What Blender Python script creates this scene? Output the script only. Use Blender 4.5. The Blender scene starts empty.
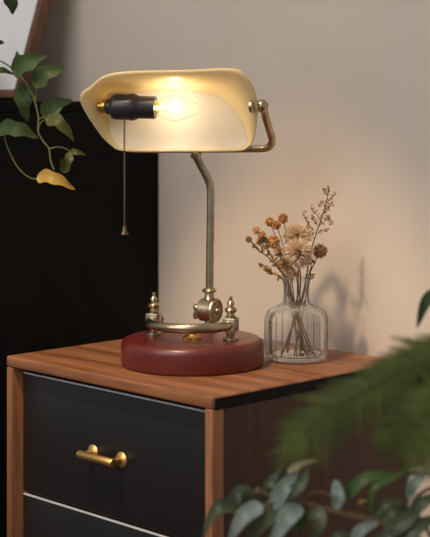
import bpy, bmesh, math, random
from mathutils import Vector, Matrix
random.seed(7)
sc = bpy.context.scene
COL = sc.collection
F = 1508.0            # focal length in pixels of a 430 wide frame
HZ = 100.0            # pixel row of the horizon
CAMZ = 0.84

# ---------------------------------------------------------------- camera
cam = bpy.data.cameras.new('camera')
camo = bpy.data.objects.new('camera', cam)
COL.objects.link(camo)
camo.location = (0, 0, CAMZ)
camo.rotation_euler = (math.pi / 2, 0, 0)
cam.sensor_fit = 'HORIZONTAL'
cam.sensor_width = 36
cam.lens = 36 * F / 430
cam.shift_y = -(268.5 - HZ) / 430
cam.clip_start = 0.05
cam.dof.use_dof = True
cam.dof.focus_distance = 1.93
cam.dof.aperture_fstop = cam.lens / 16.0
sc.camera = camo

# ---------------------------------------------------------------- world, light, exposure
world = bpy.data.worlds.new('world')
sc.world = world
world.use_nodes = True
bg = world.node_tree.nodes['Background']
bg.inputs[0].default_value = (0.95, 0.95, 1.0, 1)
bg.inputs[1].default_value = 0.32


def area(name, loc, target, sx, sy, power, color):
    l = bpy.data.lights.new(name, 'AREA')
    l.shape = 'RECTANGLE'
    l.size = sx
    l.size_y = sy
    l.energy = power
    l.color = color
    o = bpy.data.objects.new(name, l)
    COL.objects.link(o)
    o.location = loc
    d = Vector(target) - Vector(loc)
    o.rotation_euler = d.to_track_quat('-Z', 'Y').to_euler()
    return o


area('window_daylight', (-2.1, -0.6, 2.5), (0.1, 2.0, 0.6), 2.8, 2.2, 56, (1.0, 0.95, 0.9))
# spot added out of view to make the warm arc on the wall
spot = bpy.data.lights.new('added_wall_spot', 'SPOT')
spot.energy = 122
spot.color = (1.0, 0.72, 0.42)
spot.spot_size = math.radians(17.8)
spot.spot_blend = 0.12
spot.shadow_soft_size = 0.055
spoto = bpy.data.objects.new('added_wall_spot', spot)
COL.objects.link(spoto)
spoto.location = (-0.64, 1.117, 2.40)
spoto.rotation_euler = (Vector((0.06, 2.0626, 0.275)) - spoto.location).to_track_quat('-Z', 'Y').to_euler()
sc.view_settings.view_transform = 'Standard'
sc.view_settings.look = 'None'
sc.view_settings.gamma = 1
sc.view_settings.use_curve_mapping = False
sc.view_settings.exposure = 0.0
BULB_POWER = 0.205

# ---------------------------------------------------------------- helpers
def srgb(r, g, b):
    def f(c):
        c /= 255.0
        return c / 12.92 if c <= 0.04045 else ((c + 0.055) / 1.055) ** 2.4
    return (f(r), f(g), f(b), 1)


def P(x, y, d):
    return Vector(((x - 215) / F * d, d, CAMZ - (y - HZ) / F * d))


WM = {}


def thing(name, label, cat, loc, rotz=0.0, group=None):
    o = bpy.data.objects.new(name, None)
    o.empty_display_size = 0.02
    COL.objects.link(o)
    o.location = loc
    o.rotation_euler = (0, 0, rotz)
    WM[o] = Matrix.Translation(Vector(loc)) @ Matrix.Rotation(rotz, 4, 'Z')
    o['label'] = label
    o['category'] = cat
    if group:
        o['group'] = group
    return o


def obj(name, bm, m, parent=None, local=False, smooth=True, label=None):
    """link a bmesh (world coordinates, or the parent's own with local=True) as one mesh object"""
    me = bpy.data.meshes.new(name)
    if parent is not None and not local:
        bm.transform(WM[parent].inverted())
    bmesh.ops.recalc_face_normals(bm, faces=bm.faces)
    bm.to_mesh(me)
    bm.free()
    if smooth:
        for p in me.polygons:
            p.use_smooth = True
    if isinstance(m, (list, tuple)):
        for k in m:
            me.materials.append(k)
    else:
        me.materials.append(m)
    o = bpy.data.objects.new(name, me)
    COL.objects.link(o)
    if parent is not None:
        o.parent = parent
        WM[o] = WM[parent]
    else:
        WM[o] = Matrix.Identity(4)
    if label:
        o['label'] = label
    if smooth:
        me.set_sharp_from_angle(angle=math.radians(38))
    return o


def struct(name, bm, m):
    o = obj(name, bm, m, smooth=False)
    o['kind'] = 'structure'
    return o


def add_box(bm, lo, hi, bevel=0.0, segs=2, mat=None):
    r = bmesh.ops.create_cube(bm, size=1.0)
    vs = r['verts']
    lo = Vector(lo)
    hi = Vector(hi)
    for v in vs:
        v.co = Vector([lo[i] + (v.co[i] + 0.5) * (hi[i] - lo[i]) for i in range(3)])
    if bevel > 0:
        es = list({e for v in vs for e in v.link_edges})
        r2 = bmesh.ops.bevel(bm, geom=es, offset=bevel, segments=segs, profile=0.5, affect='EDGES', clamp_overlap=True)
        vs = list({v for f in r2['faces'] for v in f.verts} | {v for v in vs if v.is_valid})
    if mat is not None:
        for v in vs:
            v.co = mat @ v.co
    return vs


def add_lathe(bm, prof, mat=None, n=32, ribs=None):
    """prof: list of (r, z). mat: placement"""
    mat = mat or Matrix.Identity(4)
    rings = []
    for (r, z) in prof:
        if r < 1e-6:
            rings.append([bm.verts.new(mat @ Vector((0, 0, z)))])
        else:
            ring = []
            for k in range(n):
                a = 2 * math.pi * k / n
                rr = r
                if ribs:
                    rr = r + ribs(z, a)
                ring.append(bm.verts.new(mat @ Vector((rr * math.cos(a), rr * math.sin(a), z))))
            rings.append(ring)
    for a, b in zip(rings[:-1], rings[1:]):
        if len(a) == 1 and len(b) == 1:
            continue
        for k in range(n):
            k2 = (k + 1) % n
            if len(a) == 1:
                bm.faces.new((a[0], b[k], b[k2]))
            elif len(b) == 1:
                bm.faces.new((a[k], b[0], a[k2]))
            else:
                bm.faces.new((a[k], b[k], b[k2], a[k2]))


def cr(pts, sub=6, closed=False):
    """Catmull-Rom resample; points may have any number of components"""
    n = len(pts)
    out = []
    rng = range(n) if closed else range(n - 1)
    for i in rng:
        if closed:
            p0, p1, p2, p3 = pts[(i - 1) % n], pts[i], pts[(i + 1) % n], pts[(i + 2) % n]
        else:
            p0 = pts[max(i - 1, 0)]
            p1 = pts[i]
            p2 = pts[i + 1]
            p3 = pts[min(i + 2, n - 1)]
        for s in range(sub):
            t = s / sub
            out.append([0.5 * ((2 * b) + (-a + c) * t + (2 * a - 5 * b + 4 * c - d) * t * t + (-a + 3 * b - 3 * c + d) * t ** 3)
                        for a, b, c, d in zip(p0, p1, p2, p3)])
    if not closed:
        out.append(list(pts[-1]))
    return out


def add_tube(bm, pts, r, n=12, closed=False, caps=True):
    pts = [Vector(p) for p in pts]
    N = len(pts)
    rs = r if isinstance(r, (list, tuple)) else [r] * N
    tang = []
    for i in range(N):
        if closed:
            t = pts[(i + 1) % N] - pts[i - 1]
        else:
            t = pts[min(i + 1, N - 1)] - pts[max(i - 1, 0)]
        tang.append(t.normalized())
    up = Vector((0, 0, 1))
    if abs(tang[0].dot(up)) > 0.9:
        up = Vector((1, 0, 0))
    nrm = (up - tang[0] * up.dot(tang[0])).normalized()
    rings = []
    for i in range(N):
        t = tang[i]
        nrm = nrm - t * nrm.dot(t)
        nrm.normalize()
        b = t.cross(nrm)
        rings.append([bm.verts.new(pts[i] + rs[i] * (nrm * math.cos(2 * math.pi * k / n) + b * math.sin(2 * math.pi * k / n))) for k in range(n)])
    M = N if closed else N - 1
    for i in range(M):
        a, b = rings[i], rings[(i + 1) % N]
        for k in range(n):
            bm.faces.new((a[k], a[(k + 1) % n], b[(k + 1) % n], b[k]))
    if caps and not closed:
        bm.faces.new(list(reversed(rings[0])))
        bm.faces.new(rings[-1])


def axis_mat(origin, direction):
    d = Vector(direction).normalized()
    return Matrix.Translation(Vector(origin)) @ d.to_track_quat('Z', 'Y').to_matrix().to_4x4()


def add_ball(bm, c, r, sx=1, sy=1, sz=1, u=14, v=10):
    m = Matrix.Translation(Vector(c)) @ Matrix.Diagonal((r * sx, r * sy, r * sz, 1))
    bmesh.ops.create_uvsphere(bm, u_segments=u, v_segments=v, radius=1.0, matrix=m)


# ---------------------------------------------------------------- materials
def mat_new(name):
    m = bpy.data.materials.new(name)
    m.use_nodes = True
    nt = m.node_tree
    return m, nt, nt.nodes['Principled BSDF']


def noise_color(nt, c1, c2, scale=(20, 20, 20), detail=4, lo=0.35, hi=0.65, coord='Object', extra=None):
    tc = nt.nodes.new('ShaderNodeTexCoord')
    mp = nt.nodes.new('ShaderNodeMapping')
    mp.inputs['Scale'].default_value = scale
    ns = nt.nodes.new('ShaderNodeTexNoise')
    ns.inputs['Scale'].default_value = 1.0
    ns.inputs['Detail'].default_value = detail
    rp = nt.nodes.new('ShaderNodeValToRGB')
    rp.color_ramp.elements[0].position = lo
    rp.color_ramp.elements[1].position = hi
    rp.color_ramp.elements[0].color = c1
    rp.color_ramp.elements[1].color = c2
    if extra:
        for p, c in extra:
            e = rp.color_ramp.elements.new(p)
            e.color = c
    nt.links.new(tc.outputs[coord], mp.inputs['Vector'])
    nt.links.new(mp.outputs['Vector'], ns.inputs['Vector'])
    nt.links.new(ns.outputs['Fac'], rp.inputs['Fac'])
    return rp.outputs['Color'], ns.outputs['Fac']


def simple(name, c, rough=0.5, metal=0.0, c2=None, scale=(20, 20, 20), bump=0.0, spec=0.5, coat=0.0):
    m, nt, b = mat_new(name)
    col, fac = noise_color(nt, c, c2 or tuple([x * 0.85 for x in c[:3]] + [1]), scale)
    nt.links.new(col, b.inputs['Base Color'])
    b.inputs['Roughness'].default_value = rough
    b.inputs['Metallic'].default_value = metal
    b.inputs['Specular IOR Level'].default_value = spec
    b.inputs['Coat Weight'].default_value = coat
    if bump > 0:
        bp = nt.nodes.new('ShaderNodeBump')
        bp.inputs['Strength'].default_value = bump
        bp.inputs['Distance'].default_value = 0.002
        nt.links.new(fac, bp.inputs['Height'])
        nt.links.new(bp.outputs['Normal'], b.inputs['Normal'])
    return m


def wood(name, dark, light, scale, rough=0.42):
    m, nt, b = mat_new(name)
    col, fac = noise_color(nt, dark, light, scale, detail=6, lo=0.3, hi=0.7)
    col2, fac2 = noise_color(nt, (0.72, 0.70, 0.68, 1), (1.08, 1.08, 1.08, 1), tuple(4.5 * s for s in scale), detail=3, lo=0.35, hi=0.6)
    mx = nt.nodes.new('ShaderNodeMix')
    mx.data_type = 'RGBA'
    mx.blend_type = 'MULTIPLY'
    mx.inputs['Factor'].default_value = 0.8
    nt.links.new(col, mx.inputs['A'])
    nt.links.new(col2, mx.inputs['B'])
    nt.links.new(mx.outputs['Result'], b.inputs['Base Color'])
    b.inputs['Roughness'].default_value = rough
    return m


def leaf_mat(name, c1, c2, rough=0.4, trans=0.25, scale=(30, 30, 30)):
    m, nt, b = mat_new(name)
    col, fac = noise_color(nt, c1, c2, scale)
    nt.links.new(col, b.inputs['Base Color'])
    b.inputs['Roughness'].default_value = rough
    tr = nt.nodes.new('ShaderNodeBsdfTranslucent')
    nt.links.new(col, tr.inputs['Color'])
    mx = nt.nodes.new('ShaderNodeMixShader')
    mx.inputs[0].default_value = trans
    nt.links.new(b.outputs[0], mx.inputs[1])
    nt.links.new(tr.outputs[0], mx.inputs[2])
    nt.links.new(mx.outputs[0], nt.nodes['Material Output'].inputs['Surface'])
    return m


def emis(name, c, s):
    m = bpy.data.materials.new(name)
    m.use_nodes = True
    nt = m.node_tree
    nt.nodes.remove(nt.nodes['Principled BSDF'])
    e = nt.nodes.new('ShaderNodeEmission')
    e.inputs[0].default_value = c
    e.inputs[1].default_value = s
    nt.links.new(e.outputs[0], nt.nodes['Material Output'].inputs['Surface'])
    return m


def clear_glass(name, tint=(1, 1, 1, 1), edge=0.5):
    """thin blown glass: see-through face on, reflective at the rim"""
    m = bpy.data.materials.new(name)
    m.use_nodes = True
    nt = m.node_tree
    nt.nodes.remove(nt.nodes['Principled BSDF'])
    t = nt.nodes.new('ShaderNodeBsdfTransparent')
    t.inputs[0].default_value = tint
    g = nt.nodes.new('ShaderNodeBsdfGlossy')
    g.inputs['Roughness'].default_value = 0.04
    lw = nt.nodes.new('ShaderNodeLayerWeight')
    lw.inputs['Blend'].default_value = edge
    mx = nt.nodes.new('ShaderNodeMixShader')
    nt.links.new(lw.outputs['Fresnel'], mx.inputs[0])
    nt.links.new(t.outputs[0], mx.inputs[1])
    nt.links.new(g.outputs[0], mx.inputs[2])
    nt.links.new(mx.outputs[0], nt.nodes['Material Output'].inputs['Surface'])
    return m


def glass(name, c, ior, rough=0.0):
    m = bpy.data.materials.new(name)
    m.use_nodes = True
    nt = m.node_tree
    nt.nodes.remove(nt.nodes['Principled BSDF'])
    g = nt.nodes.new('ShaderNodeBsdfGlass')
    g.inputs['Color'].default_value = c
    g.inputs['IOR'].default_value = ior
    g.inputs['Roughness'].default_value = rough
    nt.links.new(g.outputs[0], nt.nodes['Material Output'].inputs['Surface'])
    return m


M = {}
M['wall'] = simple('wall_plaster', srgb(222, 209, 194), 0.85, c2=srgb(217, 204, 189), scale=(6, 6, 6), spec=0.2)
M['floor'] = wood('floor_wood', srgb(70, 50, 38), srgb(105, 78, 58), (3, 40, 40), 0.5)
WD, WL = srgb(112, 70, 44), srgb(172, 116, 78)
M['wood_x'] = wood('walnut_along', WD, WL, (3.0, 46, 46))
M['wood_z'] = wood('walnut_upright', WD, WL, (46, 46, 3.0))
M['wood_side_shaded'] = wood('shaded_walnut_side', srgb(44, 24, 16), srgb(72, 40, 26), (60, 60, 2.5), 0.5)  # darker copy of the walnut, the right side's shade put into the colour
M['black_lacquer'] = simple('black_satin_lacquer', srgb(26, 26, 28), 0.38, c2=srgb(24, 24, 26))
M['black_matte'] = simple('black_matte', srgb(14, 13, 13), 0.7, c2=srgb(12, 11, 11), spec=0.15)
M['edge_shade'] = simple('painted_edge_shade', srgb(22, 19, 18), 0.7, spec=0.2)  # shade on the right edge of the top, put in as black
M['highlight'] = simple('painted_highlight', srgb(226, 228, 232), 0.4, 0.2)  # light catching the drawer edges, put in as a pale colour
M['gold'] = simple('polished_gold', srgb(246, 204, 132), 0.4, 1.0, c2=srgb(236, 190, 116))
M['brass'] = simple('antique_brass', srgb(198, 184, 156), 0.28, 1.0, c2=srgb(170, 154, 126), scale=(60, 60, 60))
M['brass_yellow'] = simple('yellow_brass', srgb(206, 168, 96), 0.3, 1.0)
M['red_paint'] = simple('oxblood_paint', srgb(98, 24, 17), 0.5, c2=srgb(93, 22, 15), scale=(8, 8, 8), spec=0.15, coat=0.9)
M['red_paint'].node_tree.nodes['Principled BSDF'].inputs['Coat Roughness'].default_value = 0.32
M['red_paint'].node_tree.nodes['Principled BSDF'].inputs['Coat IOR'].default_value = 1.6
M['bakelite'] = simple('dark_bakelite', srgb(44, 42, 46), 0.35)
M['chain'] = simple('chain_metal', srgb(120, 104, 84), 0.35, 1.0)
M['stem_dry'] = simple('dry_stem', srgb(112, 84, 58), 0.8)
M['petal_cream'] = leaf_mat('petal_cream', srgb(250, 234, 208), srgb(244, 222, 190), 0.8, 0.3)
M['petal_orange'] = leaf_mat('petal_orange', srgb(230, 176, 114), srgb(206, 150, 94), 0.8, 0.2, (90, 90, 90))
M['petal_brown'] = leaf_mat('petal_brown', srgb(190, 150, 106), srgb(158, 118, 80), 0.8, 0.2, (90, 90, 90))
M['flower_core'] = simple('flower_core', srgb(92, 62, 38), 0.9)
M['leaf_vine'] = leaf_mat('vine_leaf', srgb(82, 104, 54), srgb(58, 80, 40), 0.6, 0.3)
M['leaf_olive'] = leaf_mat('vine_leaf_olive', srgb(104, 104, 52), srgb(80, 84, 42), 0.5, 0.3)
M['leaf_yellow'] = leaf_mat('vine_leaf_yellow', srgb(208, 176, 84), srgb(176, 140, 60), 0.5, 0.3)
M['vine'] = simple('vine_stem', srgb(112, 112, 66), 0.6)
M['fern'] = leaf_mat('fern_green', srgb(122, 132, 66), srgb(92, 106, 52), 0.8, 0.45)
M['leaf_grey'] = leaf_mat('grey_green_leaf', srgb(104, 112, 80), srgb(66, 80, 54), 0.38, 0.15)
M['leaf_silver'] = leaf_mat('silver_leaf', srgb(168, 182, 174), srgb(118, 136, 122), 0.4, 0.15)
M['leaf_green'] = leaf_mat('fresh_leaf', srgb(104, 132, 66), srgb(78, 108, 52), 0.4, 0.25)
M['leaf_pale'] = leaf_mat('pale_leaf_tip', srgb(214, 190, 150), srgb(190, 170, 130), 0.5, 0.2)
M['twig'] = simple('twig_bark', srgb(120, 92, 62), 0.7)
M['pot'] = simple('terracotta', srgb(150, 96, 70), 0.8)
M['soil'] = simple('soil', srgb(50, 38, 30), 0.95, bump=0.6)
M['frame_wood'] = wood('frame_wood', srgb(92, 60, 42), srgb(128, 86, 60), (40, 40, 4), 0.5)
M['paper'] = simple('mat_board', srgb(246, 245, 243), 0.8, c2=srgb(242, 241, 239))


def thin_glass(name, tint, edge, haze):
    """thin pressed glass: clear face on, glossy and milky where it turns away"""
    m = clear_glass(name, tint, edge)
    nt = m.node_tree
    out = nt.nodes['Material Output']
    prev = out.inputs['Surface'].links[0].from_socket
    df = nt.nodes.new('ShaderNodeBsdfDiffuse')
    df.inputs[0].default_value = (0.93, 0.92, 0.90, 1)
    tl = nt.nodes.new('ShaderNodeBsdfTranslucent')
    tl.inputs[0].default_value = (0.93, 0.92, 0.90, 1)
    m1 = nt.nodes.new('ShaderNodeMixShader')
    m1.inputs[0].default_value = 0.5
    nt.links.new(df.outputs[0], m1.inputs[1])
    nt.links.new(tl.outputs[0], m1.inputs[2])
    lw = nt.nodes.new('ShaderNodeLayerWeight')
    lw.inputs['Blend'].default_value = 0.35
    mr = nt.nodes.new('ShaderNodeMapRange')
    mr.inputs['From Min'].default_value = 0.0
    mr.inputs['From Max'].default_value = 1.0
    mr.inputs['To Min'].default_value = 0.015
    mr.inputs['To Max'].default_value = haze
    nt.links.new(lw.outputs['Facing'], mr.inputs['Value'])
    m2 = nt.nodes.new('ShaderNodeMixShader')
    nt.links.new(mr.outputs['Result'], m2.inputs[0])
    nt.links.new(prev, m2.inputs[1])
    nt.links.new(m1.outputs[0], m2.inputs[2])
    nt.links.new(m2.outputs[0], out.inputs['Surface'])
    return m


M['vase_glass'] = thin_glass('ribbed_glass', (1, 1, 0.995, 1), 0.16, 0.36)
M['water'] = clear_glass('water', (0.985, 0.985, 0.98, 1), 0.10)
M['bulb_glass'] = clear_glass('bulb_glass', (1, 0.99, 0.96, 1), 0.03)
M['filament'] = emis('filament', (1.0, 0.82, 0.55, 1), 40)

# shade: opal glass, lets a share of the light through
def opal(name, c1, c2, through, share):
    m, nt, b = mat_new(name)
    col, fac = noise_color(nt, c1, c2, (25, 25, 25))
    b.inputs['Roughness'].default_value = 0.35
    nt.links.new(col, b.inputs['Base Color'])
    tr = nt.nodes.new('ShaderNodeBsdfTranslucent')
    tr.inputs['Color'].default_value = through
    mx = nt.nodes.new('ShaderNodeMixShader')
    mx.inputs[0].default_value = share
    nt.links.new(b.outputs[0], mx.inputs[1])
    nt.links.new(tr.outputs[0], mx.inputs[2])
    nt.links.new(mx.outputs[0], nt.nodes['Material Output'].inputs['Surface'])
    return m


M['shade'] = opal('opal_shade_glass', srgb(252, 240, 196), srgb(250, 236, 188), srgb(253, 230, 172), 0.42)
M['shade_panel'] = opal('frosted_panel_glass', srgb(250, 246, 236), srgb(247, 242, 230), srgb(255, 240, 214), 0.5)

# ---------------------------------------------------------------- nightstand frame of reference
TOPZ = 0.50
ROT = math.radians(-45.9)
NX, NY = Vector((math.cos(ROT), math.sin(ROT), 0)), Vector((-math.sin(ROT), math.cos(ROT), 0))
NW, ND = 0.3946, 0.35
NC = Vector((-0.015, 1.9869, 0))
NM = Matrix.Translation(NC) @ Matrix.Rotation(ROT, 4, 'Z')
HW, HD = NW / 2, ND / 2
WALLY = HD + 0.012

# ---------------------------------------------------------------- setting
bm = bmesh.new()
add_box(bm, (-3.2, WALLY, 0), (3.0, WALLY + 0.12, 2.6), mat=NM)
struct('wall_back', bm, M['wall'])
bm = bmesh.new()
add_box(bm, (-3.2, -3.4, -0.06), (3.0, WALLY + 0.12, 0), mat=NM)
struct('floor', bm, M['floor'])
bm = bmesh.new()
add_box(bm, (HW + 0.35, WALLY - 0.012, 0), (3.0, WALLY, 0.09), bevel=0.003, mat=NM)
struct('baseboard_back', bm, M['wall'])

# ---------------------------------------------------------------- nightstand
ns = thing('nightstand', 'small walnut nightstand with black drawer fronts, under the lamp and vase', 'nightstand', NC, ROT)
T = 0.0125
TT = 0.0145
BZ = 0.145            # underside of the carcass
REC = 0.0150          # drawers sit back behind the front edge
bm = bmesh.new()
add_box(bm, (-HW, -HD, TOPZ - TT), (HW, HD, TOPZ), 0.0028, 3)
obj('top', bm, M['wood_x'], ns, True)
for s in (-1, 1):
    bm = bmesh.new()
    x0, x1 = sorted((s * HW, s * (HW - T)))
    if s > 0:
        add_box(bm, (x0, -HD, BZ), (x1, -HD + 0.020, TOPZ - TT), 0.0018, 3)
        obj('side_stile', bm, M['wood_z'], ns, True)
        bm = bmesh.new()
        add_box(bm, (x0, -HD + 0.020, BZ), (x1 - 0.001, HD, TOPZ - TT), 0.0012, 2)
        obj('side_panel', bm, M['wood_side_shaded'], ns, True, label='walnut right side panel with upright grain, its shade darkened into the colour')
    else:
        add_box(bm, (x0, -HD, BZ), (x1, HD, TOPZ - TT), 0.0028, 3)
        obj('side_panel', bm, M['wood_z'], ns, True)
bm = bmesh.new()
add_box(bm, (HW - 0.003, -HD + 0.0045, TOPZ - TT - 0.001), (HW + 0.0006, HD, TOPZ - 0.0022), 0.0004, 1)
obj('edge_shade_strip', bm, M['edge_shade'], ns, True, label='black strip painted as the shade along the right edge of the top')
bm = bmesh.new()
add_box(bm, (-HW + T, -HD + 0.004, BZ), (HW - T, HD, BZ + T), 0.001)
obj('bottom_panel', bm, M['wood_x'], ns, True)
bm = bmesh.new()
add_box(bm, (-HW + T, HD - 0.008, BZ + T), (HW - T, HD - 0.001, TOPZ - TT))
obj('back_panel', bm, M['black_matte'], ns, True)
for sx in (-1, 1):
    for sy in (-1, 1):
        bm = bmesh.new()
        cx, cy = sx * (HW - 0.03), sy * (HD - 0.03)
        add_lathe(bm, [(0, 0), (0.008, 0), (0.0095, 0.002), (0.015, BZ - 0.001), (0, BZ - 0.001)], Matrix.Translation((cx, cy, 0)), 20)
        obj('leg', bm, M['wood_z'], ns, True)
DRH = 0.1575
ztop = TOPZ - TT - 0.007
GAP = 0.0042
for k in range(2):
    z1 = ztop - k * (DRH + 0.0035)
    z0 = z1 - DRH
    bm = bmesh.new()
    add_box(bm, (-HW + T + GAP, -HD + REC, z0), (HW - T - GAP, -HD + REC + 0.018, z1), 0.0016, 3)
    add_box(bm, (-HW + T + 0.012, -HD + REC + 0.018, z0 + 0.012), (HW - T - 0.012, HD - 0.03, z1 - 0.02))
    dr = obj('drawer', bm, M['black_lacquer'], ns, True)
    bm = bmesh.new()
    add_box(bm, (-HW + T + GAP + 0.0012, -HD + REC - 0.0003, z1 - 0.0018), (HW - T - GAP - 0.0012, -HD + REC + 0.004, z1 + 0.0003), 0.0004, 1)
    obj('edge_highlight', bm, M['highlight'], dr, True, label='thin pale strip painted as the highlight along the top edge of the drawer front')
    # handle
    bm = bmesh.new()
    zc = (z0 + z1) / 2 - 0.0035
    xc = -0.006
    yf = -HD + REC
    hl = 0.0275
    for s in (-1, 1):
        mt = axis_mat((xc + s * hl, yf + 0.0004, zc), (0, -1, 0))
        add_lathe(bm, [(0, 0), (0.0095, 0), (0.0100, 0.0012), (0.0085, 0.003), (0.0045, 0.0042), (0.004, 0.006),
                       (0.004, 0.019), (0, 0.019)], mt, 24)
    add_lathe(bm, [(0, -0.0335), (0.0046, -0.0335), (0.0052, -0.0327), (0.0052, 0.0325), (0.0046, 0.0333), (0, 0.0333)],
              axis_mat((xc, yf - 0.0185, zc), (1, 0, 0)), 20)
    obj('handle', bm, M['gold'], dr, True, label='gold bar handle with two round rosettes')

# ---------------------------------------------------------------- black cabinet on the left
cb = thing('cabinet', 'tall black cabinet standing against the wall left of the nightstand', 'cabinet', NM @ Vector((-0.9, 0, 0)), ROT)
CX0, CX1, CY0, CY1 = -0.8, -HW - 0.098 + 0.9, -0.16, WALLY - 0.002
CTOP = CAMZ - 0.002
bm = bmesh.new()
add_box(bm, (CX0, CY0 + 0.018, 0.0), (CX1, CY1, CTOP - 0.016), 0.001)
obj('body', bm, M['black_matte'], cb, True)
bm = bmesh.new()
add_box(bm, (CX0, CY0, CTOP - 0.0155), (CX1, CY1, CTOP), 0.0015)
obj('top', bm, M['black_matte'], cb, True)
for k in range(3):
    w = (CX1 - CX0 - 0.004) / 3
    bm = bmesh.new()
    add_box(bm, (CX0 + 0.002 + k * w + 0.001, CY0 + 0.001, 0.06), (CX0 + 0.002 + (k + 1) * w - 0.001, CY0 + 0.0175, CTOP - 0.018), 0.001)
    obj('door', bm, M['black_matte'], cb, True)

# ---------------------------------------------------------------- leaning picture frame
fw, fh, ft, fr = 0.30, 0.392, 0.020, 0.0135
lean = math.radians(17.8)
FM = NM @ Matrix.Translation((-0.488 - fw / 2, WALLY - 0.108 - ft, CTOP + 0.0062)) @ Matrix.Rotation(-lean, 4, 'X')
fo = thing('picture_frame', 'brown wooden picture frame leaning on the wall on top of the black cabinet', 'picture frame', FM.translation)
for (lo, hi) in (((-fw / 2, 0, 0), (-fw / 2 + fr, ft, fh)), ((fw / 2 - fr, 0, 0), (fw / 2, ft, fh)),
                 ((-fw / 2 + fr, 0, 0), (fw / 2 - fr, ft, fr)), ((-fw / 2 + fr, 0, fh - fr), (fw / 2 - fr, ft, fh))):
    bm = bmesh.new()
    add_box(bm, lo, hi, 0.001, mat=FM)
    obj('rail', bm, M['frame_wood'], fo)
bm = bmesh.new()
add_box(bm, (-fw / 2 + fr, 0.007, fr), (fw / 2 - fr, 0.017, fh - fr), mat=FM)
obj('mat_board', bm, M['paper'], fo, label='blank white sheet in the frame')

# ---------------------------------------------------------------- lamp
LC = P(192.5, 363.9, 1.943)
LC.z = TOPZ
lamp = thing('desk_lamp', 'brass desk lamp with cream glass trough shade on a round red base, lit', 'lamp', LC)
BR, BH = 0.0921, 0.0345
bt = TOPZ + BH
bm = bmesh.new()
prof = [(0, 0.0005), (BR - 0.003, 0.0005), (BR - 0.0008, 0.0015), (BR, 0.004)]
for k in range(0, 7):
    a = math.pi / 2 * k / 6
    prof.append((BR - 0.010 + 0.010 * math.cos(a), BH - 0.010 + 0.010 * math.sin(a)))
prof.append((0, BH))
add_lathe(bm, prof, Matrix.Translation(LC), 72)
obj('base', bm, M['red_paint'], lamp, label='round dark red base')
back = Vector((0.40, 0.92, 0)).normalized()
side = Vector((0.92, -0.40, 0)).normalized()
RA = 0.0545
BC_ = Vector((LC.x, LC.y, bt))
ARZ = 0.0190
# posts with finials
for s in (-1, 1):
    pc = BC_ + side * (RA * s) - back * 0.002
    bm = bmesh.new()
    pm = Matrix.Translation(pc)
    add_lathe(bm, [(0, 0), (0.0098, 0), (0.0102, 0.0012), (0.0098, 0.003), (0.0070, 0.0042), (0.0052, 0.0065), (0.0060, 0.0085), (0.0078, 0.010), (0.0078, 0.0118), (0, 0.0118)], pm, 28)
    ang = math.atan2(side.y, side.x)
    add_box(bm, (-0.0082, -0.0082, 0.0115), (0.0082, 0.0082, 0.0285), 0.0012, 2, pm @ Matrix.Rotation(ang, 4, 'Z'))
    post = obj('post', bm, M['brass'], lamp)
    bm = bmesh.new()
    add_lathe(bm, [(0, 0.028), (0.0066, 0.028), (0.0070, 0.030), (0.0050, 0.0315), (0.0046, 0.034), (0.0070, 0.0362), (0.0078, 0.0385), (0.0066, 0.041),
                   (0.0036, 0.0425), (0.0034, 0.044), (0.0050, 0.0455), (0.0044, 0.0485), (0.0022, 0.0505), (0.0026, 0.052), (0.0024, 0.0545), (0, 0.0560)], pm, 24)
    obj('finial', bm, M['brass'], post)
# front half ring
pts = []
for k in range(41):
    a = math.radians(-14 + 208 * k / 40)
    pts.append(BC_ + side * (RA * math.cos(a)) - back * (RA * math.sin(a)) + Vector((0, 0, ARZ)))
bm = bmesh.new()
add_tube(bm, pts, 0.0062, 16)
obj('curved_rail', bm, M['brass'], lamp)
# knurled nut in front
kc = Vector(((192.5 - 215) / F * 1.925, 1.925, bt))
bm = bmesh.new()
add_lathe(bm, [(0, 0), (0.0115, 0), (0.0115, 0.0035), (0.0075, 0.0055), (0.006, 0.007), (0.006, 0.010), (0, 0.0105)], Matrix.Translation(kc), 56,
          ribs=lambda z, a: (0.0007 if (z < 0.004 and int(round(a / (2 * math.pi) * 56)) % 2) else 0))
obj('knurled_nut', bm, M['brass_yellow'], lamp)
# pivot: foot, drum, wing nut, collar
pv = BC_ + back * 0.050
pv = Vector(((209.5 - 215) / F * 1.989, 1.989, bt))
bm = bmesh.new()
add_lathe(bm, [(0, 0), (0.0110, 0), (0.0112, 0.002), (0.0085, 0.004), (0.006, 0.007), (0.006, 0.016), (0, 0.016)], Matrix.Translation(pv), 28)
piv = obj('pivot', bm, M['brass'], lamp)
dz = 0.0285
dc = pv + Vector((0, 0, dz))
ax = Vector((0.86, -0.51, 0)).normalized()
bm = bmesh.new()
dm = axis_mat(dc, ax)
add_lathe(bm, [(0, -0.012), (0.0140, -0.012), (0.0150, -0.0108), (0.0150, 0.0065), (0.0160, 0.0075), (0.0160, 0.0105), (0.0150, 0.0118), (0.0128, 0.0118),
               (0.0124, 0.0104), (0.0100, 0.0104), (0.0096, 0.0116), (0.0070, 0.0116), (0.0064, 0.0106), (0.0044, 0.0108), (0.0040, 0.0140), (0.0026, 0.0155), (0, 0.0158)], dm, 40)
obj('drum', bm, M['brass'], piv)
bm = bmesh.new()
add_lathe(bm, [(0, -0.022), (0.003, -0.022), (0.0038, -0.0205), (0.0038, -0.0115), (0, -0.0115)], dm, 16)
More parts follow.
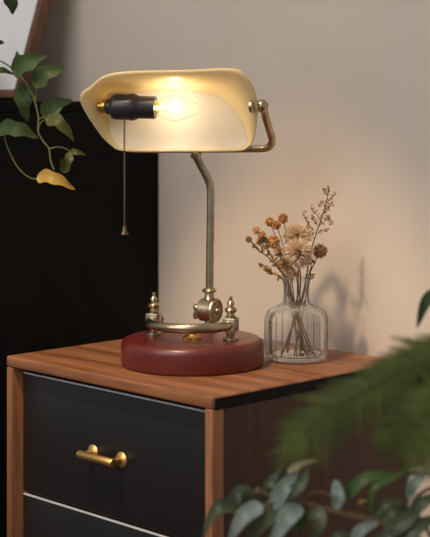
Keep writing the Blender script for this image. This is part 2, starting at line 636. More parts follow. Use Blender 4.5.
for s in (-1, 1):
    w0 = dc - ax * 0.0165
    tip = w0 + Vector((0, 0, -0.013)) * (1 if s > 0 else -0.15) - ax * (0.006 if s > 0 else 0.008)
    add_tube(bm, cr([w0, w0.lerp(tip, 0.5) + Vector((0, 0, 0.001)), tip], 4), [0.0026, 0.0034, 0.0040, 0.0042, 0.0044, 0.0042, 0.0038, 0.0030, 0.0016], 10)
obj('wing_nut', bm, M['brass'], piv)
bm = bmesh.new()
pz = dc.z + 0.0125
add_lathe(bm, [(0, pz), (0.0072, pz), (0.0078, pz + 0.002), (0.0062, pz + 0.005), (0.0060, pz + 0.0105), (0.0092, pz + 0.0115), (0.0096, pz + 0.0135),
               (0.0080, pz + 0.0155), (0.0064, pz + 0.0165), (0, pz + 0.0165)], Matrix.Translation((pv.x, pv.y, 0)), 24)
obj('collar', bm, M['brass'], piv)
# pole
Dp = 1.989
pp = [P(209.6, 292, Dp), P(210.3, 240, Dp), P(211, 200, Dp), P(210.8, 190, Dp), P(209.2, 182, Dp), P(205.5, 174, Dp - 0.001), P(201, 165.5, Dp - 0.002), P(196.5, 157, Dp - 0.004)]
bm = bmesh.new()
add_tube(bm, cr(pp, 8), 0.0052, 18)
pole = obj('pole', bm, M['brass'], lamp)
# clamp under the bar
bm = bmesh.new()
j = P(196, 154.5, Dp - 0.004)
add_lathe(bm, [(0, -0.004), (0.0060, -0.004), (0.0074, -0.0025), (0.0074, 0.0005), (0.0056, 0.0015), (0.0050, 0.005), (0, 0.005)], axis_mat(j, (-0.25, 0, 1)), 20)
add_ball(bm, j + Vector((0, -0.004, 0.001)), 0.0052)
obj('clamp', bm, M['brass'], pole)
# yoke
SY = 1.955            # depth of the shade's back panel
s_px = SY / F


def S(x, y, v):       # a point of the shade: pixel column and row at the shade's distance, v metres forward
    return Vector(((x - 215) * s_px, SY - v, CAMZ - (y - HZ) * s_px))


VP = 0.030
pts = [S(96, 108, VP - 0.010), S(106, 124, -0.004), S(116, 138, -0.022), S(124, 147, -0.028), S(136, 150, -0.030), S(200, 150, -0.030), S(255, 149.6, -0.028), S(266, 149.0, -0.026),
       S(271.5, 145.5, -0.022), S(272.5, 139.5, -0.016), S(270, 131, -0.005), S(266, 119, 0.012), S(262.5, 107, VP)]
bm = bmesh.new()
add_tube(bm, cr(pts, 7), 0.0049, 16)
yoke = obj('yoke', bm, M['brass'], lamp)
bm = bmesh.new()
add_ball(bm, S(261, 106, VP), 0.0088, u=20, v=14)
add_lathe(bm, [(0, -0.0135), (0.0045, -0.0135), (0.0052, -0.006), (0.0052, -0.002), (0, -0.002)], axis_mat(S(261, 106, VP), (1, 0, 0)), 18)
obj('knob', bm, M['brass'], yoke)
bm = bmesh.new()
add_lathe(bm, [(0, -0.0035), (0.0058, -0.0035), (0.0088, -0.0022), (0.0090, 0.0012), (0.0070, 0.0026), (0, 0.0026)], axis_mat(S(251.6, 106, VP + 0.011), (1, -0.35, 0)), 24)
obj('washer', bm, M['brass'], yoke)
bm = bmesh.new()
add_ball(bm, S(96, 107, VP - 0.010), 0.0080)
obj('knob', bm, M['brass'], yoke)
# shade
rim = [(83, 99), (95.6, 85.6), (109, 76), (134, 72.2), (185, 71), (231, 69.4), (245, 76), (254, 92), (256.7, 111), (254, 137), (246.5, 148), (233.7, 150.7), (185, 151), (126, 150.7), (111, 144.4), (98, 129)]
inn = [(107, 104), (107, 95), (114, 91.5), (136, 90.5), (185, 90), (208, 91.8), (223, 98), (234, 109), (241.5, 121), (248, 139), (243, 147), (232, 149.8), (185, 150.2), (128, 149.8), (116, 143.5), (108, 127)]


def vr(y):
    return 0.006 + 0.060 * max(0.0, min(1.0, (151 - y) / 80.0))


SUB = 5
rr = cr([(x, y, vr(y)) for x, y in rim], SUB, True)
ii = cr([(x, y, 0.0) for x, y in inn], SUB, True)
NR = len(rr)
rings = []
for t in (0.0, 0.12, 0.3, 0.5, 0.68, 0.82, 0.92, 0.97, 1.0):
    ring = []
    for a, b2 in zip(rr, ii):
        x = a[0] + (b2[0] - a[0]) * t
        y = a[1] + (b2[1] - a[1]) * t
        v = a[2] * (1 - t ** 2.3)
        ring.append(S(x, y, v))
    rings.append(ring)
cxp = sum(p[0] for p in ii) / NR
cyp = sum(p[1] for p in ii) / NR
bm = bmesh.new()
vv = [[bm.verts.new(p) for p in ring] for ring in rings]
for a, b2 in zip(vv[:-1], vv[1:]):
    for k in range(NR):
        bm.faces.new((a[k], a[(k + 1) % NR], b2[(k + 1) % NR], b2[k]))
so = obj('shade', bm, M['shade'], lamp, label='cream opal glass trough shade')
md = so.modifiers.new('thickness', 'SOLIDIFY')
md.thickness = 0.0028
md.offset = 0.0
rings = []
for q_, v in ((1.012, 0.0010), (1.0, 0.0026), (0.985, 0.0028), (0.96, 0.0012), (0.88, -0.001), (0.7, -0.003), (0.45, -0.004), (0.2, -0.004)):
    rings.append([S(cxp + (p[0] - cxp) * q_, cyp + (p[1] - cyp) * q_, v) for p in ii])
bm = bmesh.new()
vv = [[bm.verts.new(p) for p in ring] for ring in rings]
for a, b2 in zip(vv[:-1], vv[1:]):
    for k in range(NR):
        bm.faces.new((a[k], a[(k + 1) % NR], b2[(k + 1) % NR], b2[k]))
bm.faces.new(vv[-1])
pn = obj('back_panel', bm, M['shade_panel'], so, label='paler frosted back panel of the shade')
md = pn.modifiers.new('thickness', 'SOLIDIFY')
md.thickness = 0.0026
md.offset = 0.0
# socket, bulb, chain
A0, A1 = S(100, 106.2, VP), S(200, 108.6, VP + 0.014)
axd = (A1 - A0).normalized()


def AX(x):            # distance along the socket axis of pixel column x
    return (x - 100) * s_px / axd.x


am = axis_mat(A0, axd)
bm = bmesh.new()
R1, R2 = 12.8 * s_px, 11.2 * s_px
add_lathe(bm, [(0, AX(108)), (R1 * 0.55, AX(108)), (R1 * 0.62, AX(110)), (R1 * 0.66, AX(112)), (R1 * 0.9, AX(114)), (R1, AX(117)), (R1, AX(131)), (R1 * 1.04, AX(131.5)), (R1 * 1.04, AX(136)),
               (R1, AX(137)), (R2 * 1.02, AX(140)), (R2, AX(141)), (R2, AX(156.5)), (R2 * 0.93, AX(157)), (R2 * 0.85, AX(157)), (R2 * 0.82, AX(151)), (0, AX(151))], am, 40)
sock = obj('socket', bm, M['bakelite'], lamp, label='dark bakelite bulb socket')
bm = bmesh.new()
add_lathe(bm, [(0, AX(100)), (0.0055, AX(100)), (0.0055, AX(103.5)), (0.0098, AX(104)), (0.0100, AX(107)), (0.0080, AX(109)), (0, AX(109))], am, 24)
obj('nipple', bm, M['brass_yellow'], sock, label='brass nipple joining socket and shade')
bm = bmesh.new()
bp_ = [(4.5, 156), (6.0, 158.5), (9, 163), (11.3, 168.5), (12.3, 174), (11.8, 180), (9.8, 187), (6.8, 193.5), (3.8, 199), (1.8, 202.5), (0, 204)]
bp_ = cr([(a * s_px, AX(x)) for a, x in bp_], 4)
bp_ = [(max(r, 0.0), z) for r, z in bp_]
bp_[-1] = (0, bp_[-1][1])
add_lathe(bm, bp_, am, 32)
bulb = obj('bulb', bm, M['bulb_glass'], lamp, label='clear flame-shaped bulb, glowing')
bm = bmesh.new()
add_lathe(bm, [(0, AX(151.5)), (R2 * 0.76, AX(151.5)), (R2 * 0.76, AX(156)), (R2 * 0.6, AX(158)), (R2 * 0.35, AX(160)), (0, AX(160))], am, 28)
obj('bulb_cap', bm, M['brass_yellow'], bulb)
bm = bmesh.new()
fc = [am @ Vector((0, 0, AX(160)))]
for k in range(25):
    a = k / 24 * 2 * math.pi
    fc.append(am @ Vector((3.4 * s_px * math.sin(a * 3), 2.8 * s_px * math.cos(a * 3), AX(172 + 8.5 * k / 24))))
add_tube(bm, cr(fc, 3), 0.0007, 6)
obj('filament', bm, M['filament'], bulb, label='glowing filament')
ll = bpy.data.lights.new('bulb_light', 'POINT')
ll.energy = BULB_POWER
ll.color = (1.0, 0.83, 0.62)
ll.shadow_soft_size = 0.006
lo_ = bpy.data.objects.new('bulb_light', ll)
COL.objects.link(lo_)
lo_.location = am @ Vector((0, 0, AX(176)))
# pull chain
bm = bmesh.new()
c0 = S(126.3, 118.6, VP + 0.006)
add_lathe(bm, [(0, -0.001), (0.0028, -0.001), (0.0034, 0.001), (0.0022, 0.003), (0, 0.003)], axis_mat(c0 + Vector((0, -0.003, 0.002)), (0, -0.6, -0.8)), 14)
zt, zb = c0.z - 0.001, CAMZ - (224 - HZ) * s_px
n = 42
for k in range(n):
    z = zt + (zb - zt) * k / (n - 1)
    add_ball(bm, (c0.x, c0.y - 0.005, z), 0.00142, u=8, v=6)
add_tube(bm, [(c0.x, c0.y - 0.005, zt), (c0.x, c0.y - 0.005, zb)], 0.0003, 6)
ch = obj('pull_chain', bm, M['chain'], lamp, label='beaded pull chain')
bm = bmesh.new()
add_lathe(bm, [(0, 0.0015), (0.0016, 0.001), (0.0022, -0.001), (0.0028, -0.005), (0.0048, -0.0085), (0.0050, -0.0100), (0.0034, -0.0100), (0, -0.0085)],
          Matrix.Translation((c0.x, c0.y - 0.005, zb)), 20)
obj('pull_bell', bm, M['chain'], ch)

# ---------------------------------------------------------------- vase
VC = Vector(((296.3 - 215) / F * 1.973, 1.973, TOPZ))
VR = 0.0405
vase = thing('glass_vase', 'clear ribbed glass bottle vase half full of water beside the lamp base', 'vase', VC)
NRIB = 26


def ribs(z, a):
    if z < 0.004 or z > 0.078:
        return 0
    f = min(1, (z - 0.004) / 0.008) * min(1, (0.078 - z) / 0.014)
    return 0.0014 * f * math.cos(NRIB * a)


outer = [(0.030, 0.0008), (0.036, 0.0022), (0.0395, 0.0065), (0.0405, 0.013), (0.0408, 0.030), (0.0406, 0.050), (0.0396, 0.057), (0.0366, 0.0640), (0.0300, 0.0690), (0.0225, 0.0722),
         (0.0182, 0.0760), (0.0170, 0.081), (0.0168, 0.092), (0.0172, 0.1015), (0.0196, 0.1055), (0.0228, 0.1070), (0.0236, 0.1085), (0.0228, 0.1098)]
outer = [tuple(p) for p in cr(outer, 3)]
tkw = 0.0024
inner_ = [(0.0205, 0.1095), (0.0180, 0.1070), (0.0156, 0.1020), (0.0150, 0.092), (0.0152, 0.081), (0.0164, 0.0750), (0.0208, 0.0702), (0.0284, 0.0668), (0.0344, 0.0618), (0.0371, 0.056),
          (0.0380, 0.050), (0.0382, 0.030), (0.0379, 0.013), (0.0366, 0.0085), (0.031, 0.0064)]
inner_ = [tuple(p) for p in cr(inner_, 3)]
bm = bmesh.new()


def lathe_closed(bm, out, inn2, mat, n):
    prof = [(0, out[0][1])] + out + inn2 + [(0, inn2[-1][1])]
    no = len(out) + 1
    rings = []
    for i, (r, z) in enumerate(prof):
        if r < 1e-6:
            rings.append([bm.verts.new(mat @ Vector((0, 0, z)))])
            continue
        rings.append([bm.verts.new(mat @ Vector(((r + (ribs(z, 2 * math.pi * k / n) if i < no else 0)) * math.cos(2 * math.pi * k / n),
                                                   (r + (ribs(z, 2 * math.pi * k / n) if i < no else 0)) * math.sin(2 * math.pi * k / n), z))) for k in range(n)])
    for a, b in zip(rings[:-1], rings[1:]):
        for k in range(n):
            k2 = (k + 1) % n
            if len(a) == 1:
                bm.faces.new((a[0], b[k], b[k2]))
            elif len(b) == 1:
                bm.faces.new((a[k], b[0], a[k2]))
            else:
                bm.faces.new((a[k], b[k], b[k2], a[k2]))


lathe_closed(bm, outer, inner_, Matrix.Translation(VC), NRIB * 8)
gl = obj('glass_body', bm, M['vase_glass'], vase)
for p in gl.data.polygons:
    p.use_smooth = True
bm = bmesh.new()
WZ = 0.0446
wp = [(0, 0.0066), (0.0308, 0.0066), (0.0364, 0.0087), (0.0377, 0.0131), (0.0380, 0.030), (0.0380, WZ - 0.0004), (0.0376, WZ), (0, WZ)]
add_lathe(bm, wp, Matrix.Translation(VC), 96)
obj('water', bm, M['water'], vase, label='clear water filling the lower part')

# ---------------------------------------------------------------- dried flowers
GR = 'dried flowers in the glass vase'


def V(x, y, dd=0.0):
    return P(x, y, VC.y + dd)


def stem_path(top, neck_dx, neck_dy, foot_dx, foot_dy, bend=0.0):
    """world path: foot on the vase floor, through the neck, to the head"""
    foot = VC + Vector((foot_dx, foot_dy, 0.0085))
    n1 = VC + Vector((neck_dx, neck_dy, 0.083))
    n2 = VC + Vector((neck_dx * 1.25 + (top.x - VC.x) * 0.10, neck_dy * 1.1, 0.106))
    mid = n2.lerp(top, 0.55) + Vector((bend, 0, 0))
    return cr([foot, foot.lerp(n1, 0.5), n1, n2, mid, top], 6)


def spikes(bm, c, n, r0, r1, w, hemi=None, jitter=0.2, flat=1.0):
    for k in range(n):
        z = 1 - 2 * (k + 0.5) / n
        a = k * 2.399963
        q = math.sqrt(max(0, 1 - z * z))
        d = Vector((q * math.cos(a), q * math.sin(a), z))
        d = (d + Vector((random.uniform(-1, 1), random.uniform(-1, 1), random.uniform(-1, 1))) * jitter).normalized()
        if hemi is not None and d.dot(hemi) < -0.35:
            continue
        L = r1 * random.uniform(0.82, 1.08)
        t = d.cross(Vector((random.uniform(-1, 1), random.uniform(-1, 1), random.uniform(-1, 1)))).normalized() * w
        u = d.cross(t).normalized() * w * 0.35
        p0, p1, p2 = c + d * r0, c + d * (r0 + (L - r0) * 0.55), c + d * L
        a0, a1, a2 = bm.verts.new(p0 - t * 0.4), bm.verts.new(p0 + t * 0.4), bm.verts.new(p0 + u)
        b0, b1, b2 = bm.verts.new(p1 - t), bm.verts.new(p1 + t), bm.verts.new(p1 + u)
        e = bm.verts.new(p2)
        for q3 in ((a0, a1, b1, b0), (a1, a2, b2, b1), (a2, a0, b0, b2)):
            bm.faces.new(q3)
        for q3 in ((b0, b1, e), (b1, b2, e), (b2, b0, e)):
            bm.faces.new(q3)


def flower(name, label, path, r=0.0010):
    t = thing(name, label, 'dried flower', path[0], 0, GR)
    bm = bmesh.new()
    n = len(path)
    add_tube(bm, path, [r * (1.15 - 0.5 * k / (n - 1)) for k in range(n)], 8)
    return t, bm


fwd = Vector((0, -1, 0.1)).normalized()
# two big cream ones
for (x, y, dd, rad, nk, lab) in ((298.5, 253, -0.020, 14.5, (0.004, -0.006, 0.004, -0.020), 'fluffy cream dried flower, lower of the two, just above the vase mouth'),
                                 (297.5, 237, 0.004, 13.5, (0.002, 0.004, -0.012, 0.006), 'fluffy cream dried flower, upper of the two, behind its twin')):
    c = V(x, y, dd)
    path = stem_path(c, *nk)
    t, bm = flower('dried_flower', lab, path, 0.0012)
    obj('stem', bm, M['stem_dry'], t)
    R = rad * 0.00131 * 1.15
    bm = bmesh.new()
    spikes(bm, c, 800, 0.003, R, 0.0012)
    obj('petals', bm, M['petal_cream'], t)
    bm = bmesh.new()
    add_ball(bm, c + fwd * 0.0105, 0.0040, 1, 0.8, 1)
    spikes(bm, c + fwd * 0.0105, 60, 0.002, 0.0065, 0.0005)
    obj('flower_center', bm, M['flower_core'], t, label='dark brown center')
# spiky brown ball
c = V(319.8, 251, -0.006)
t, bm = flower('dried_flower', 'spiky round dark brown seed head, right of the cream flowers', stem_path(c, 0.009, -0.002, -0.020, -0.012), 0.0010)
obj('stem', bm, M['stem_dry'], t)
bm = bmesh.new()
add_ball(bm, c, 0.0062)
spikes(bm, c, 260, 0.005, 0.0112, 0.0008)
obj('seed_head', bm, M['petal_brown'], t)
# three orange pompoms at the top
for (x, y, dd, r, nk, lab) in ((269.8, 222, 0.002, 4.6, (-0.006, 0.003, 0.018, 0.012), 'orange pompom dried flower, leftmost of the top three'),
                               (283.0, 218.4, 0.010, 4.9, (-0.003, 0.008, 0.010, 0.020), 'orange pompom dried flower, highest and rightmost of the top three'),
                               (276.6, 225, -0.008, 4.4, (-0.005, -0.004, 0.022, -0.004), 'orange pompom dried flower, lowest of the top three, in the middle'),
                               (273.5, 242, -0.010, 6.6, (-0.008, -0.006, 0.014, -0.016), 'big golden brown round flower head on the left side below the top three')):
    c = V(x, y, dd)
    t, bm = flower('dried_flower', lab, stem_path(c, *nk, bend=0.002), 0.0008)
    obj('stem', bm, M['stem_dry'], t)
    bm = bmesh.new()
    R = r * 0.00131
    add_ball(bm, c, R * 0.78, 1, 1, 0.92)
    spikes(bm, c, 200, R * 0.6, R * 1.15, 0.0011)
    obj('flower_head', bm, M['petal_orange'], t)
# branch of small buds on the far left
path = [VC + Vector((0.012, -0.012, 0.0085)), VC + Vector((-0.002, -0.010, 0.045)), VC + Vector((-0.010, -0.006, 0.083)), VC + Vector((-0.014, -0.007, 0.106)), V(270, 259, -0.01), V(259, 251, -0.012), V(252, 243, -0.012), V(249, 240, -0.012)]
t, bm = flower('dried_flower_branch', 'branch of small tan buds leaning furthest left out of the vase', cr(path, 5), 0.0009)
t['category'] = 'dried flower'
buds = [(248.8, 239.5, 3.2), (256.2, 230.5, 3.9), (262, 234.8, 3.6), (259.5, 242, 3.2), (265.5, 240, 3.0), (254, 246, 2.0), (266, 246.5, 2.6), (261, 238.5, 2.6)]
for (x, y, r) in buds:
    add_tube(bm, cr([V(262, 253, -0.012), V((x + 262) / 2 + 1.2, (y + 252) / 2 + 0.5, -0.013), V(x, y, -0.012)], 5), 0.00045, 6)
obj('stem', bm, M['stem_dry'], t)
for (x, y, r) in buds:
    bm = bmesh.new()
    c = V(x, y, -0.012 + random.uniform(-0.004, 0.004))
    add_ball(bm, c, r * 0.00131 * 0.7, u=10, v=8)
    spikes(bm, c, 70, r * 0.0007, r * 0.00131 * 1.2, 0.0010)
    obj('bud', bm, M['petal_orange'] if r > 3.3 else M['petal_brown'], t)
# low leafy filler sprigs


def small_leaf(bm, base, tip, w, up=Vector((0, -1, 0.3))):
    d = tip - base
    s = d.cross(up).normalized() * w
    n_ = s.cross(d).normalized() * (w * 0.35)
    N = 5
    rows = []
    for k in range(N + 1):
        q = k / N
        ww = math.sin(math.pi * min(1, 0.06 + 0.94 * q)) ** 0.8 * 0.5
        c = base + d * q + n_ * math.sin(q * 3.1) * 0.8
        rows.append((c - s * ww + n_ * 0.6 * ww, c, c + s * ww + n_ * 0.6 * ww, c - n_ * 0.5))
    vs = [[bm.verts.new(p) for p in r] for r in rows]
    for a, b in zip(vs[:-1], vs[1:]):
        for i, k in ((0, 1), (1, 2), (2, 3), (3, 0)):
            bm.faces.new((a[i], a[k], b[k], b[i]))


for (lab, nk, tipp, n_l, spread, mat_l) in (
        ('low brown leafy sprig curling out of the vase mouth on the left', (-0.011, -0.010, 0.020, -0.008), (261, 267, -0.016), 20, 7, 'petal_brown'),
        ('short dark brown sprig between the left buds and the cream flowers', (-0.004, -0.012, 0.0, -0.022), (279, 250, -0.020), 44, 8, 'petal_brown'),
        ('small tan leafy sprig under the big golden brown flower head', (-0.007, -0.004, 0.012, -0.016), (269, 254, -0.004), 22, 6, 'petal_orange'),
        ('brown leafy sprig pressed between the two cream flowers and the vase rim', (0.001, -0.011, 0.008, 0.018), (289, 263, -0.018), 22, 6, 'petal_brown'),
        ('thin brown sprig rising under the spiky seed head', (0.012, -0.008, -0.004, -0.020), (312, 259, -0.012), 10, 5, 'petal_brown')):
    tp = V(*tipp)
    path = stem_path(tp, *nk)
    t, bm = flower('dried_sprig', lab, path, 0.0008)
    t['category'] = 'dried sprig'
    obj('stem', bm, M['stem_dry'], t)
    bm = bmesh.new()
    up_path = path[-11:]
    for k in range(n_l):
        q = (k + 0.5) / n_l
        b_ = Vector(up_path[min(len(up_path) - 1, int(q * len(up_path)))])
        ln = spread * 0.00131 * random.uniform(0.6, 1.2)
        dirv = Vector((random.uniform(-1, 1), random.uniform(-0.7, 0.3), random.uniform(-0.4, 1.0))).normalized()
        small_leaf(bm, b_, b_ + dirv * ln, ln * 0.42)
    obj('leaves', bm, M[mat_l], t)
# tall airy sprig on the right
path = [VC + Vector((-0.016, 0.010, 0.0085)), VC + Vector((-0.004, 0.006, 0.045)), VC + Vector((0.008, 0.004, 0.083)), VC + Vector((0.013, 0.004, 0.106)), V(310, 255, 0.004), V(316, 234, 0.004), V(321, 220, 0.004), V(325.5, 207, 0.004), V(329, 187, 0.004)]
mainp = cr(path, 6)
t, bm = flower('dried_sprig', 'tallest airy tan sprig of tiny florets rising on the right', mainp, 0.0009)
t['category'] = 'dried sprig'
side_b = [((316, 234), [(311, 227), (306, 220), (303.5, 212.5)]), ((314, 238), [(310, 232), (308, 227)]), ((321, 220), [(316, 214), (311, 207.5)]), ((318, 228), [(323, 222), (329, 216), (332, 224)]),
          ((323, 214), [(328, 209), (332, 203.5)]), ((325.5, 207), [(322, 201), (320, 207)]), ((326, 203), [(331, 198), (334.5, 194)]), ((327.5, 196), [(325, 190), (326, 194)]), ((315, 236), [(321, 231), (327, 231)]),
          ((319, 226), [(314, 221), (312, 216)])]
tips = []
for b0, pl in side_b:
    q = [V(b0[0], b0[1], 0.004)]
    for k, (x, y) in enumerate(pl):
        q.append(V(x, y, 0.004 + random.uniform(-0.012, 0.012)))
    qq = cr(q, 5)
    add_tube(bm, qq, 0.00036, 6)
    tips += [Vector(z) for z in qq[3:]]
obj('stem', bm, M['stem_dry'], t)
tips += [Vector(z) for z in mainp[-14:]]
bm = bmesh.new()
for p in tips:
    for k in range(2):
        c = p + Vector((random.uniform(-1, 1), random.uniform(-1, 1), random.uniform(-1, 1))) * 0.0030
        dirv = Vector((random.uniform(-1, 1), random.uniform(-1, 1), random.uniform(-0.3, 1.0))).normalized() * 0.0030
        small_leaf(bm, p.lerp(c, 0.4), c + dirv, 0.0019)
obj('florets', bm, M['petal_brown'], t)

# ---------------------------------------------------------------- leaves


def add_leaf(bm, base, mid, tip, w, face=Vector((0, -1, 0.25)), fold=0.25, pointed=1.0, thick=0.0005, tw=0.0, wavy=0.0):
    """a leaf blade as a thin closed shell along base-mid-tip"""
    path = cr([base, mid, tip], 10)
    N = len(path) - 1
    tops, bots = [], []
    for k, p in enumerate(path):
        p = Vector(p)
        q = k / N
        d = (Vector(path[min(k + 1, N)]) - Vector(path[max(k - 1, 0)])).normalized()
        s = d.cross(face)
        if s.length < 1e-4:
            s = d.cross(Vector((1, 0, 0)))
        s.normalize()
        nn = s.cross(d).normalized()
        if nn.dot(face) < 0:
            nn = -nn
        if tw:
            rot = Matrix.Rotation(tw * q, 3, d)
            s = rot @ s
            nn = rot @ nn
        prof = (math.sin(math.pi * q ** (0.62 if pointed >= 1 else 0.85))) ** (0.9 if pointed >= 1 else 0.65)
        ww = max(w * 0.5 * prof, w * 0.012)
        rowt, rowb = [], []
        wl = [1 + wavy * math.sin(q * 17 + s_ * 2 + path[0][0] * 900) for s_ in (0, 1)]
        for u in (-1, -0.5, 0, 0.5, 1):
            c = p + s * (ww * u * (wl[0] if u < 0 else wl[1])) + nn * (ww * fold * (abs(u) ** 1.3)) - nn * (ww * fold * 0.5)
            rowt.append(bm.verts.new(c + nn * thick * 0.5))
            rowb.append(bm.verts.new(c - nn * thick * 0.5))
        tops.append(rowt)
        bots.append(rowb)
    for k in range(N):
        for i in range(4):
            bm.faces.new((tops[k][i], tops[k][i + 1], tops[k + 1][i + 1], tops[k + 1][i]))
            bm.faces.new((bots[k][i + 1], bots[k][i], bots[k + 1][i], bots[k + 1][i + 1]))
        bm.faces.new((tops[k][0], tops[k + 1][0], bots[k + 1][0], bots[k][0]))
        bm.faces.new((tops[k + 1][4], tops[k][4], bots[k][4], bots[k + 1][4]))
    bm.faces.new([tops[0][i] for i in range(5)] + [bots[0][i] for i in range(4, -1, -1)])
    bm.faces.new([tops[N][i] for i in range(4, -1, -1)] + [bots[N][i] for i in range(5)])


def pot(parent, c, r, h):
    bm = bmesh.new()
    add_lathe(bm, [(0, 0), (r * 0.72, 0), (r * 0.75, 0.004), (r * 0.98, h * 0.82), (r * 1.06, h * 0.83), (r * 1.06, h), (r * 0.97, h), (r * 0.94, h * 0.9), (0, h * 0.9)], Matrix.Translation(c), 40)
    o = obj('pot', bm, M['pot'], parent)
    bm = bmesh.new()
    add_lathe(bm, [(0, h * 0.93), (r * 0.5, h * 0.925), (r * 0.93, h * 0.905), (0, h * 0.90)], Matrix.Translation(c), 32)
    obj('soil', bm, M['soil'], parent)


# trailing vine on the cabinet
vp = NM @ Vector((-0.56, -0.04, CTOP + 0.0005))
vine = thing('trailing_plant', 'trailing green vine with one yellow leaf hanging in front of the black cabinet', 'plant', vp)
pot(vine, vp, 0.042, 0.075)
DV = 2.055
vt = vp + Vector((0, 0, 0.07))
bm = bmesh.new()
add_tube(bm, cr([vt, vt + Vector((0.01, -0.03, 0.05)), P(-18, 52, 2.25), P(6, 64, 2.13), P(22, 78, 2.08), P(30, 90, 2.06), P(35, 102, DV), P(38.5, 118, DV), P(38, 131, DV), P(43, 141, DV), P(49, 149, DV), P(50.5, 160, DV), P(54, 170, DV)], 6), 0.0012, 8)
add_tube(bm, cr([P(35, 102, DV), P(36.5, 93, DV - 0.004), P(36, 86, DV - 0.01)], 5), 0.0013, 8)
add_tube(bm, cr([P(49, 149, DV), P(58, 147, DV), P(66, 149, DV), P(71, 152, DV)], 5), 0.0011, 8)
add_tube(bm, cr([P(38.5, 130, DV), P(40, 124, DV), P(44, 120, DV - 0.005)], 5), 0.0010, 8)
add_tube(bm, cr([P(38, 121, DV), P(41, 118, DV), P(44, 117, DV - 0.003)], 5), 0.0010, 8)
add_tube(bm, cr([P(-18, 52, 2.25), P(-12, 85, 2.12), P(-4, 118, DV), P(3, 130, DV), P(7, 146, DV), P(15, 163, DV), P(23, 173, DV), P(33, 179, DV), P(40, 177, DV)], 6), 0.0009, 8)
add_tube(bm, cr([vt, vt + Vector((0.02, -0.02, 0.10)), P(-6, -30, 2.2), P(6, -20, 2.12), P(10, -8, 2.09)], 6), 0.0012, 8)
obj('stem', bm, M['vine'], vine)
VL = [((9, -14), (11, -2), (13, 14.5), 17, 2.08, 'leaf_vine'), ((-14, 38), (-6, 41), (4.5, 43), 10, 2.07, 'leaf_vine'),
      ((12, 71), (28, 62), (46, 55), 21, 2.05, 'leaf_vine'), ((14, 73), (17, 62), (17, 51), 9, 2.06, 'leaf_vine'),
      ((34, 86), (47, 73), (65, 69), 18, 2.03, 'leaf_vine'), ((-12, 70), (1, 70), (15, 74.5), 7, 2.06, 'leaf_vine'),
      ((26, 84), (23, 102), (28, 121), 17, 2.07, 'leaf_vine'), ((43, 117), (54, 106), (72, 100), 18, 2.05, 'leaf_vine'), ((46, 119), (60, 123), (74, 141), 14, 2.04, 'leaf_olive'),
      ((-3, 129), (18, 129), (38, 138), 17, 2.05, 'leaf_vine'), ((62, 172), (68, 160), (70, 151), 11, 2.045, 'leaf_olive'), ((68, 154), (76, 152), (86, 155), 7, 2.05, 'leaf_olive'),
      ((37, 177), (54, 178), (75, 189.5), 14, 2.04, 'leaf_yellow')]
for (a, b_, c, w, d, mk) in VL:
    bm = bmesh.new()
    add_leaf(bm, P(*a, d), P(*b_, d - 0.012), P(*c, d), w * d / F, fold=0.35, face=Vector((0.1, -1, 0.35)), wavy=0.16)
    obj('leaf', bm, M[mk], vine, label='yellow leaf' if mk == 'leaf_yellow' else None)

# leafy shrub in the right foreground
DB = 1.40
sp = Vector((0.29, 1.40, 0.0))
shrub = thing('potted_shrub', 'grey-green leafy shrub with silvery leaves in front of the nightstand, lower right', 'plant', sp)
pot(shrub, sp, 0.12, 0.24)
st = sp + Vector((-0.03, 0, 0.22))
bm = bmesh.new()
add_tube(bm, cr([st, P(470, 640, DB), P(440, 560, DB), P(400, 531, DB), P(380, 523, DB), P(355, 516.5, DB), P(330, 510.5, DB), P(310, 505, DB), P(295, 500, DB), P(283, 502, DB), P(272, 497, DB), P(259, 490, DB)], 6), [0.0045 - 0.0028 * k / 66 for k in range(67)], 8)
add_tube(bm, cr([P(283, 502, DB), P(268, 504, DB), P(250, 508, DB), P(235, 514, DB)], 6), 0.0016, 8)
add_tube(bm, cr([P(300, 502, DB), P(312, 494, DB), P(325, 493, DB), P(333, 498, DB)], 6), 0.0014, 8)
add_tube(bm, cr([st + Vector((0.02, 0.0, 0)), P(475, 600, DB), P(455, 500, DB), P(432, 475, DB), P(408, 474, DB), P(396, 474, DB)], 6), 0.0017, 8)
add_tube(bm, cr([P(440, 560, DB), P(425, 525, DB), P(412, 508, DB), P(420, 494, DB), P(440, 484, DB)], 6), 0.0018, 8)
add_tube(bm, cr([st, P(420, 640, DB), P(350, 580, DB), P(290, 548, DB), P(255, 530, DB)], 6), 0.0028, 8)
add_ball(bm, P(258, 491, DB), 0.0034)
obj('stem', bm, M['twig'], shrub)
